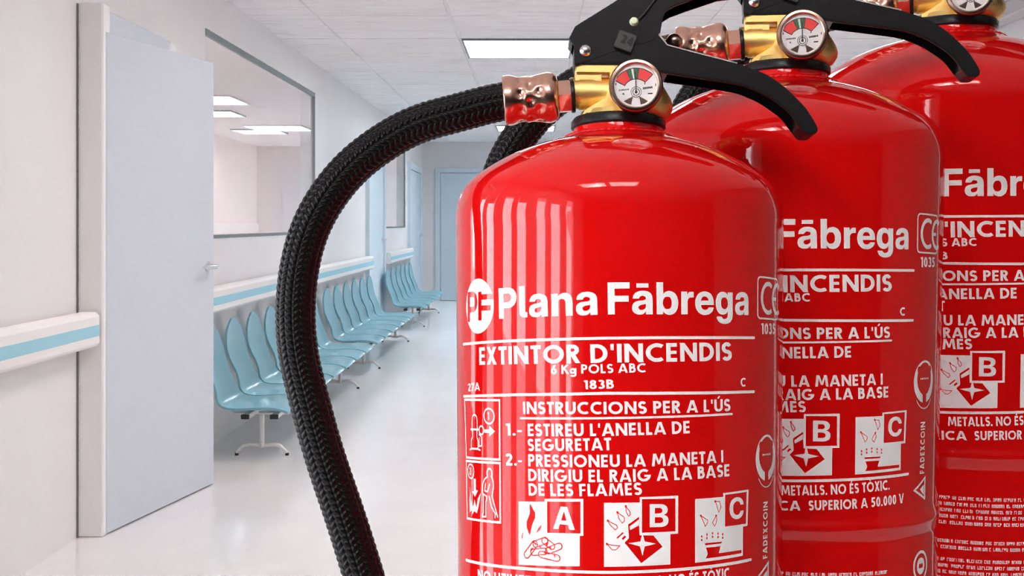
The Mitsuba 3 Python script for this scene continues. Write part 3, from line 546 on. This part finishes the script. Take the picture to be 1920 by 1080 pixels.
# recycling ring, maker's upright lettering and triangle at the right edge
ringo = Polygon(arc(75.3, -52.4, 10.3, 10.3, 0, 360, 40)); inner = union_all([Polygon(arc(75.3, -51.0, 7.4, 7.9, 0, 360, 32)), Point(69.5, -46.5).buffer(1.6), Point(81.2, -46.5).buffer(1.6), sbox(73.4, -64, 77.2, -56)])
rec = union_all([ringo.difference(inner), outl(arc(75.3, -55.5, 9.2, 10.0, 215, 325, 14), 0.45)] + [sbox(71.0 + q * 1.5, -51.4, 72.0 + q * 1.5, -50.6) for q in range(6)])
part('body__recycling_mark', wrap(rec), 'mat_print', True)
g, w = line_of('FADEXCOIN', gap=0.2)
g = affinity.rotate(affinity.scale(g, 25.0 / w, 4.6, origin=(0, 0)), 90, origin=(0, 0))
tri = Polygon([(66.0, -104.3), (78.2, -98.2), (78.2, -110.0)])
mk = union_all([affinity.translate(g, 76.6, -96.9), tri.difference(tri.buffer(-1.1)), Polygon([(72.4, -104.2), (76.6, -102.2), (76.6, -107.6)])])
part('body__maker_mark', wrap(mk), 'mat_print', True)
# small print below the bead, too small to read
rows = []
for q in range(14):
    z = -141.5 - q * 3.1
    if q in (5, 6, 9): continue
    x, xe = -62 + (12 if q in (7, 8, 10) else 0), (46 - 8 * (q % 3) if q < 5 else 38 + 5 * (q % 4))
    while x < xe:
        for c in range(random.randint(2, 8)):
            cell = sbox(x, z, x + 0.85, z + 1.7)
            rows.append(cell.difference(sbox(x + 0.3, z + random.choice((-0.1, 0.4)), x + random.choice((0.55, 0.9)), z + random.choice((0.7, 1.3, 1.8))))); x += 1.1
        x += 0.9
part('body__small_print', wrap(union_all(rows)), 'mat_print', True)
sealr = Polygon(arc(74, -141, 7.4, 7.4, 0, 360, 30))
part('body__round_stamp', wrap(sealr.difference(sealr.buffer(-1.4)).union(Polygon(arc(74, -141, 4.0, 4.0, 0, 360, 24)).difference(sbox(72, -142, 76, -140)))), 'mat_print', True)

# -- neck gasket, brass valve
part('neck_gasket', lathe([(15, 106.4), (23.0, 106.4), (23.9, 107.3), (23.9, 110.2), (22.6, 111.9), (15, 112.2)], 96), 'mat_rubber', 40)
def Mz(r, h, z, r2=None, n=64): return m3.Manifold.cylinder(h, r, r if r2 is None else r2, n).translate([0, 0, z])
def Mx_(r, x0, x1, z, n=64, y=0): return m3.Manifold.cylinder(x1 - x0, r, r, n).rotate([0, 90, 0]).translate([x0, y, z])
def Mbox(x0, x1, y0, y1, z0, z1): return m3.Manifold.cube([x1 - x0, y1 - y0, z1 - z0]).translate([x0, y0, z0])
bell = m3.Manifold.revolve(m3.CrossSection([np.array([(0, 111), (20.0, 111.4), (22.2, 113.0), (24.0, 116.0), (24.4, 118.6), (23.4, 122.0), (18.5, 130.5), (15.0, 135.5), (0, 135.5)])], m3.FillRule.NonZero), 72).translate([3.2, 0, 0]) ^ Mbox(1, 40, -40, 40, 100, 150)
lower = Mz(20.5, 4.0, 111.0, 19.0)
barrel = Mx_(8.1, -24.4, 4, 125.4).scale([1, 1, 1])
collar = Mx_(8.6, -20.0, -12.5, 125.4)
topb = Mbox(-21.6, 19.0, -8.5, 8.5, 134.5, 141.6) + Mbox(-22.2, -9.0, -6.5, 6.5, 130.5, 139.0)
rib = rounded_slab(Polygon([(-19, 111.5), (-17.5, 114.5), (-7, 121), (-5, 128), (-5, 136), (14, 136), (14, 111.5)]), -13.5, 13.5, 2.5) + Mz(19.5, 3.2, 111.0, 18.0)
gport = m3.Manifold.cylinder(16, 9.5, 9.5, 48).rotate([90, 0, 0]).translate([6.3, -8, 122.6])
val = m3.Manifold.batch_boolean([bell, lower, barrel, collar, topb, rib, gport], m3.OpType.Add)
part('valve_body', val, 'mat_brass', 32)
part('valve_body__valve_stem', cyl(4.2, [-2, 0, 139], [-2, 0, 150], 24), 'mat_brass', 40)
# -- hose coupling
def along_x(m, x, z, ang=4.6): m.apply_transform(trimesh.transformations.rotation_matrix(math.radians(-ang), [0, 1, 0])); m.apply_translation([x, 0, z]); return m
hexn = m3.Manifold.cylinder(7.2, 8.9, 8.9, 6).rotate([0, 0, 37]).rotate([0, 90, 0])
bev = m3.Manifold.hull(Mx_(8.0, 0, 7.2, 0, 48) + Mx_(8.9, 0.8, 6.4, 0, 48))
part('hose_nut', along_x(tm(hexn ^ bev), -31.0, 123.4), 'mat_copper', 25)
part('hose_nut__seal_ring', along_x(lathe([(6, -0.1), (8.7, 0.0), (9.0, 1.0), (8.7, 2.0), (6, 2.1)], 48, 'x'), -24.3, 124.2), 'mat_rubber', 40)
fp = np.array([(9.5, 0), (12.0, 0.3), (12.75, 1.6), (12.6, 5.0), (11.7, 7.6), (11.5, 10), (12.0, 12.0), (11.8, 14.5), (11.9, 17), (12.3, 19.5), (12.85, 22.5), (12.6, 25.0), (11.2, 27.3), (8.5, 28.3), (6, 28.4)])
fs = CubicSpline(np.arange(len(fp)), fp)(np.linspace(0, len(fp) - 1, 90))
fe = lathe(fs, 128)
ph = np.arctan2(fe.vertices[:, 1], fe.vertices[:, 0]); zz = fe.vertices[:, 2]; rr = np.hypot(fe.vertices[:, 0], fe.vertices[:, 1])
dent = sum(-0.95 * np.exp(-((zz - zc) / 1.9) ** 2) * (0.5 + 0.5 * np.cos(8 * ph + of)) ** 2 for zc, of in ((8.6, 0.3), (13.6, 3.4), (18.2, 0.6)))
k_ = np.where(rr > 9, (rr + dent) / np.maximum(rr, 1e-6), 1.0); fe.vertices[:, 0] *= k_; fe.vertices[:, 1] *= k_
fe.apply_transform(trimesh.transformations.rotation_matrix(math.pi / 2, [0, 1, 0]))
part('hose_ferrule', along_x(fe, -58.6, 121.2), 'mat_copper', 50)
# -- braided hose: interlaced strands modelled as relief
HP = np.array([(-57.0, 121.0), (-66, 119.2), (-81.07, 114.95), (-102.08, 108.43), (-120.23, 98.12), (-134.24, 86.51), (-145.31, 72.82), (-154.2, 55.97), (-159.0, 38.0), (-160.7, 19.78), (-158.49, -7.96), (-152.81, -29.38), (-144.53, -56.03), (-134.63, -82.9), (-123.53, -114.52), (-111.53, -151.96), (-104, -182)])
dd = np.r_[0, np.cumsum(np.linalg.norm(np.diff(HP, axis=0), axis=1))]
def braided(NA=180, ds=0.42, R=9.6, COLS=16, STEP=3.25):
    spl = CubicSpline(dd, HP); L = dd[-1]; ns = int(L / ds); s = np.linspace(0, L, ns)
    c = spl(s); t = spl(s, 1); t /= np.linalg.norm(t, axis=1, keepdims=True); nrm = np.stack([-t[:, 1], t[:, 0]], 1)
    a = np.arange(NA) * 2 * math.pi / NA
    u = a / (2 * math.pi) * COLS; col = np.floor(u).astype(int); fu = u - col
    sg = np.where(col % 2 == 0, 1.0, -1.0)
    phase = s[:, None] / STEP + sg * (fu - 0.5) * 0.62
    fv = phase - np.floor(phase)
    across = np.sin(math.pi * fu)[None, :] ** 0.5
    hgt = np.clip(np.sin(math.pi * fv), 0, 1) ** 0.55 * across
    r = R + 0.85 * (hgt - 0.55)
    P3 = np.zeros((ns, NA, 3))
    P3[..., 0] = c[:, None, 0] + r * np.cos(a) * nrm[:, None, 0]
    P3[..., 2] = c[:, None, 1] + r * np.cos(a) * nrm[:, None, 1]
    P3[..., 1] = r * np.sin(a)
    i = np.arange(ns - 1)[:, None] * NA; j = np.arange(NA)[None, :]; k = (j + 1) % NA
    q = np.stack([i + j, i + k, i + NA + k, i + NA + j], -1).reshape(-1, 4)
    return trimesh.Trimesh(P3.reshape(-1, 3), np.vstack([q[:, [0, 1, 2]], q[:, [0, 2, 3]]]), process=False)
hm = braided()
if hm.face_normals[0] @ (hm.triangles_center[0] - np.array([HP[0, 0], 0, HP[0, 1]])) < 0: hm.invert()
part('hose', hm, 'mat_hose', True)
nz = lathe([(0.1, 0), (8, 0), (10.8, 1), (10.8, 14), (9.4, 16), (9.0, 40), (11.5, 70), (11.9, 72), (9.5, 71), (0.1, 66)], 48)
nz.apply_transform(trimesh.transformations.rotation_matrix(math.pi - math.radians(12), [0, 1, 0])); nz.apply_translation([-105.5, 0, -176])
part('hose__nozzle', nz, 'mat_black_plastic', 40)
# -- black handles
grip = Polygon([(-25.6, 151.2), (-22.4, 157.6), (-1.8, 171.0), (14, 181.2), (24, 186.5), (40, 189.5), (100, 193.5), (104.5, 190.5), (104, 186), (99, 183.5), (52, 177.2), (35.6, 171.4), (27, 168), (23.2, 165.5), (21.6, 161.5), (20.4, 154.7), (17, 150), (4, 146.5), (-14.6, 139.7), (-22.8, 137.4), (-23.1, 147.8)]).buffer(-0.6).buffer(0.6, quad_segs=4)
g1 = rounded_slab(grip, -11, 11, 1.2)
part('carry_handle', g1 - slab(affinity.translate(grip, 1.5, -3.0), -8.8, 8.8), 'mat_black_paint', 30)
lev = [(-21.5, 138.0), (-20.5, 141.0), (-12, 143.0), (2, 148), (9, 158.5), (13.0, 162.0), (15.31, 159.22), (23.46, 148.69), (29.22, 147.1), (38.85, 144.71), (58.62, 139.68), (73.54, 134.35), (83.33, 127.34), (93.03, 117.37), (97.95, 109.29), (99.22, 106.33), (98.6, 104.4), (96.78, 103.6), (92.79, 103.84), (89.93, 107.32), (84.2, 115.4), (73.39, 123.17), (61.7, 128.24), (38.76, 131.58), (21.93, 133.89), (12, 137.0), (4, 138.2)]
def chaikin(p, n=2):
    p = np.array(p)
    for _ in range(n):
        q = np.roll(p, -1, 0); p = np.stack([0.82 * p + 0.18 * q, 0.18 * p + 0.82 * q], 1).reshape(-1, 2)
    return p
levp = Polygon(chaikin(lev)).buffer(-0.8).buffer(1.6, quad_segs=4).buffer(-0.8)
l1 = rounded_slab(levp, -10.2, 10.2, 1.6, 4)
part('squeeze_lever', l1 - slab(affinity.translate(levp, -1.2, -2.6).intersection(sbox(24, 90, 90, 170)), -8.0, 8.0), 'mat_black_paint', 30)
edge = LineString([(14.4, 161.5), (16.0, 158.6), (23.9, 148.3), (29.4, 146.8), (38.9, 144.3), (58.7, 139.3)]).buffer(0.35)
part('squeeze_lever__bare_edge', slab(edge, -10.35, -9.9), 'mat_steel')
def knob(r, x, z, y0, y1):
    m = lathe([(0.01, 0), (r * 0.6, 0.0), (r * 0.92, -abs(y1 - y0) * 0.45), (r, -abs(y1 - y0) * 0.8), (r, -abs(y1 - y0)), (0.01, -abs(y1 - y0))], 40)
    m.apply_transform(trimesh.transformations.rotation_matrix(math.pi / 2, [1, 0, 0])); m.apply_translation([x, y0, z]); return m
part('carry_handle__rivet', knob(3.2, -17.2, 144.8, -13.2, -10.8), 'mat_steel', 50)
part('safety_pin', knob(2.35, 7.1, 159.8, -13.6, -10.0), 'mat_pale_pin', 50)
part('safety_pin__wire', tube([(9.0, -11.6, 160.6), (12, -12.4, 163.5), (16, -12.4, 169), (20, -11.9, 174)], 0.55, 8), 'mat_black_plastic', 40)
part('safety_pin__pull_knob', cat([cyl(4.3, [29.3, 5, 154.2], [29.3, 9, 154.2], 32), trimesh.creation.icosphere(subdivisions=3, radius=4.3).apply_translation([29.3, 5, 154.2]), cyl(1.4, [10, 7, 158], [29, 7, 154.5], 16)]), 'mat_copper', 40)
tg = affinity.rotate(sbox(-4.6, -4.6, 4.6, 4.6).buffer(-0.8).buffer(0.8), -20, origin=(0, 0)); tg = affinity.translate(tg, 2.6, 149.4)
part('carry_handle__seal_tag', rounded_slab(tg, -13.4, -10.6, 0.7), 'mat_black_plastic', 30)
t24, w24 = line_of('24', gap=0.14)
t24 = affinity.translate(affinity.rotate(affinity.scale(t24, 4.6, 4.6, origin=(0, 0)), -20, origin=(0, 0)), -0.1, 148.6)
part('carry_handle__seal_tag__number', slab(t24, -13.7, -13.2), 'mat_rubber')
# -- pressure gauge, facing the front and a little to the left
GX, GZ, GY = 6.3, 122.5, -31.0
def gauge_part(suffix, m, mat, smooth=False):
    m = tm(m).copy(); m.apply_transform(trimesh.transformations.rotation_matrix(math.radians(-5), [0, 0, 1])); m.apply_transform(trimesh.transformations.rotation_matrix(math.radians(3), [1, 0, 0]))
    m.apply_translation([GX, GY, GZ]); part(suffix, m, mat, smooth)
gauge_part('pressure_gauge', lathe([(0.1, 9.0), (7, 9.0), (9.5, 8.0), (12.6, 6.0), (13.0, 5.0), (13.0, -0.2), (12.4, -1.2), (11.2, -1.4), (10.6, -0.8), (10.5, 1.2), (0.1, 1.2)], 96).apply_transform(trimesh.transformations.rotation_matrix(-math.pi / 2, [1, 0, 0])), 'mat_bezel', 35)
def dial(poly, y0, y1): return slab(poly, y0, y1)
disc = Point(0, 0).buffer(10.5, quad_segs=24)
hub = (0.1, -3.2)
cut = union_all([Polygon([(hub[0] - 1.5, hub[1] - 2.0)] + arc(0, 0, 9.6, 9.6, 232, 256, 8)), Polygon([(hub[0] + 1.5, hub[1] - 2.0)] + arc(0, 0, 9.6, 9.6, 284, 308, 8))])
gauge_part('pressure_gauge__dial', dial(disc.difference(cut), 0.55, 1.0), 'mat_dial')
gauge_part('pressure_gauge__dial_well', dial(disc, 1.0, 1.15), 'mat_bezel')
def sector(a0, a1, r0=6.6, r1=11.5): return Polygon(arc(*hub, r1, r1, a0, a1) + arc(*hub, r0, r0, a1, a0)).intersection(disc.buffer(-0.5))
gauge_part('pressure_gauge__sector_border', dial(sector(46, 152, 6.2, 11.9), 0.5, 0.55), 'mat_ink')
gauge_part('pressure_gauge__red_sector', dial(sector(48, 83), 0.42, 0.5), 'mat_dial_red')
gauge_part('pressure_gauge__red_sector_001', dial(sector(115, 149), 0.42, 0.5), 'mat_dial_red')
gauge_part('pressure_gauge__green_sector', dial(sector(85, 113), 0.42, 0.5), 'mat_dial_green')
gauge_part('pressure_gauge__white_mark', dial(sector(97, 102.5), 0.34, 0.42), 'mat_dial')
gauge_part('pressure_gauge__needle', dial(Polygon([(hub[0] - 0.3, hub[1]), (hub[0] + 0.3, hub[1]), (hub[0] - 0.15, hub[1] + 9.8), (hub[0] - 0.45, hub[1] + 9.8)]), -0.1, 0.1), 'mat_ink')
hubp = Point(*hub)
gauge_part('pressure_gauge__hub', dial(union_all([hubp.buffer(2.6).difference(hubp.buffer(2.35)), hubp.buffer(1.8).difference(hubp.buffer(1.45)), sbox(hub[0] - 0.6, hub[1] - 0.7, hub[0] + 0.6, hub[1] + 0.6)]), -0.05, 0.2), 'mat_ink')
gauge_part('pressure_gauge__hub_disc', dial(hubp.buffer(2.7), 0.1, 0.5), 'mat_dial')
marks = [sbox(-8.2 + q * 0.72, -2.6 + 0.06 * q, -7.7 + q * 0.72, -1.9 + 0.06 * q) for q in range(7)] + [sbox(3.4 + q * 0.78, -1.9 + 0.1 * q, 4.0 + q * 0.78, -0.9 + 0.1 * q) for q in range(6)] + [sbox(-6.4, -4.4, -5.6, -3.7), sbox(5.8, -4.2, 8.0, -3.6), sbox(4.0, 0.6, 4.6, 1.2)] + [sbox(-9.9, 0.2, -9.4, 1.2), sbox(9.3, -0.3, 9.7, 1.0)]
gauge_part('pressure_gauge__dial_print', dial(union_all(marks), 0.45, 0.55), 'mat_ink')
gauge_part('pressure_gauge__lens', trimesh.Trimesh(*[np.array(q) for q in ([(0, -0.8, 0)] + [(10.55 * math.cos(t), -0.8, 10.55 * math.sin(t)) for t in np.linspace(0, 2 * math.pi, 48, endpoint=False)], [(0, 1 + j, 1 + (j + 1) % 48) for j in range(48)])], process=False), 'mat_glass_pane')

PLACES = [(0.041605, 0.583, 1.191435, 1.0, -6.5, 0.0), (0.15547, 0.73, 1.21909, 1.16074, -3.2, 7.9), (0.32732, 0.92, 1.25330, 1.38868, -0.55, 15.5)]
EX_LABELS = ['red powder fire extinguisher in front, its full white label and black hose in view', 'red powder fire extinguisher standing second, half hidden behind the front one', 'rearmost red powder fire extinguisher, cut off by the right edge of the photo']
BASES = []
for i, (x, y, z, s, tilt, yaw) in enumerate(PLACES):
    k = num('fire_extinguisher', i)
    X = T4().translate([x, y, z]).rotate([0, 0, 1], -yaw).rotate([0, 1, 0], 0.5).rotate([1, 0, 0], tilt).scale(s)
    for suf, d in parts:
        add(k + '__' + suf, d, None, xf=X)
    lab(k, EX_LABELS[i], 'fire extinguisher', 'red powder fire extinguishers')
    for suf, t in (('body', 'glossy red steel cylinder with white print'), ('hose', 'black braided hose'), ('valve_body', 'brass valve'), ('hose_ferrule', 'crimped copper ferrule'), ('squeeze_lever', 'black curved squeeze lever'), ('carry_handle', 'black carrying handle'), ('pressure_gauge', 'round gauge with red and green sectors'), ('neck_gasket', 'black rubber ring'), ('body__brand_name', 'bold white brand lettering'), ('body__round_emblem', 'round white emblem')):
        lab(k + '__' + suf, t)
    BASES.append((np.array(X.matrix, float), s))

# -- the counter they stand on (below the picture): a slab on a cabinet, with a sloping block under each
TOP = 0.86
add('display_counter__worktop', bx(-0.30, 0.75, 0.36, 1.18, TOP - 0.03, TOP, 0.004), 'mat_counter')
add('display_counter__cabinet', bx(-0.26, 0.71, 0.40, 1.15, 0.0, TOP - 0.03, 0.004), 'mat_counter')
lab('display_counter', 'white display counter carrying the three fire extinguishers', 'counter')
for i, (mt, s) in enumerate(BASES):
    top = [(mt @ np.array([sx * 0.060, sy * 0.060, -0.2503, 1]))[:3] for sx in (-1, 1) for sy in (-1, 1)]
    pts = np.array(top + [(p[0], p[1], TOP) for p in top])
    k = num('display_block', i)
    add(k, trimesh.convex.convex_hull(pts), 'mat_counter')
    lab(k, ['white sloping block under the front fire extinguisher', 'white block under the second fire extinguisher', 'white block under the rearmost fire extinguisher'][i], 'block', 'blocks on the display counter')
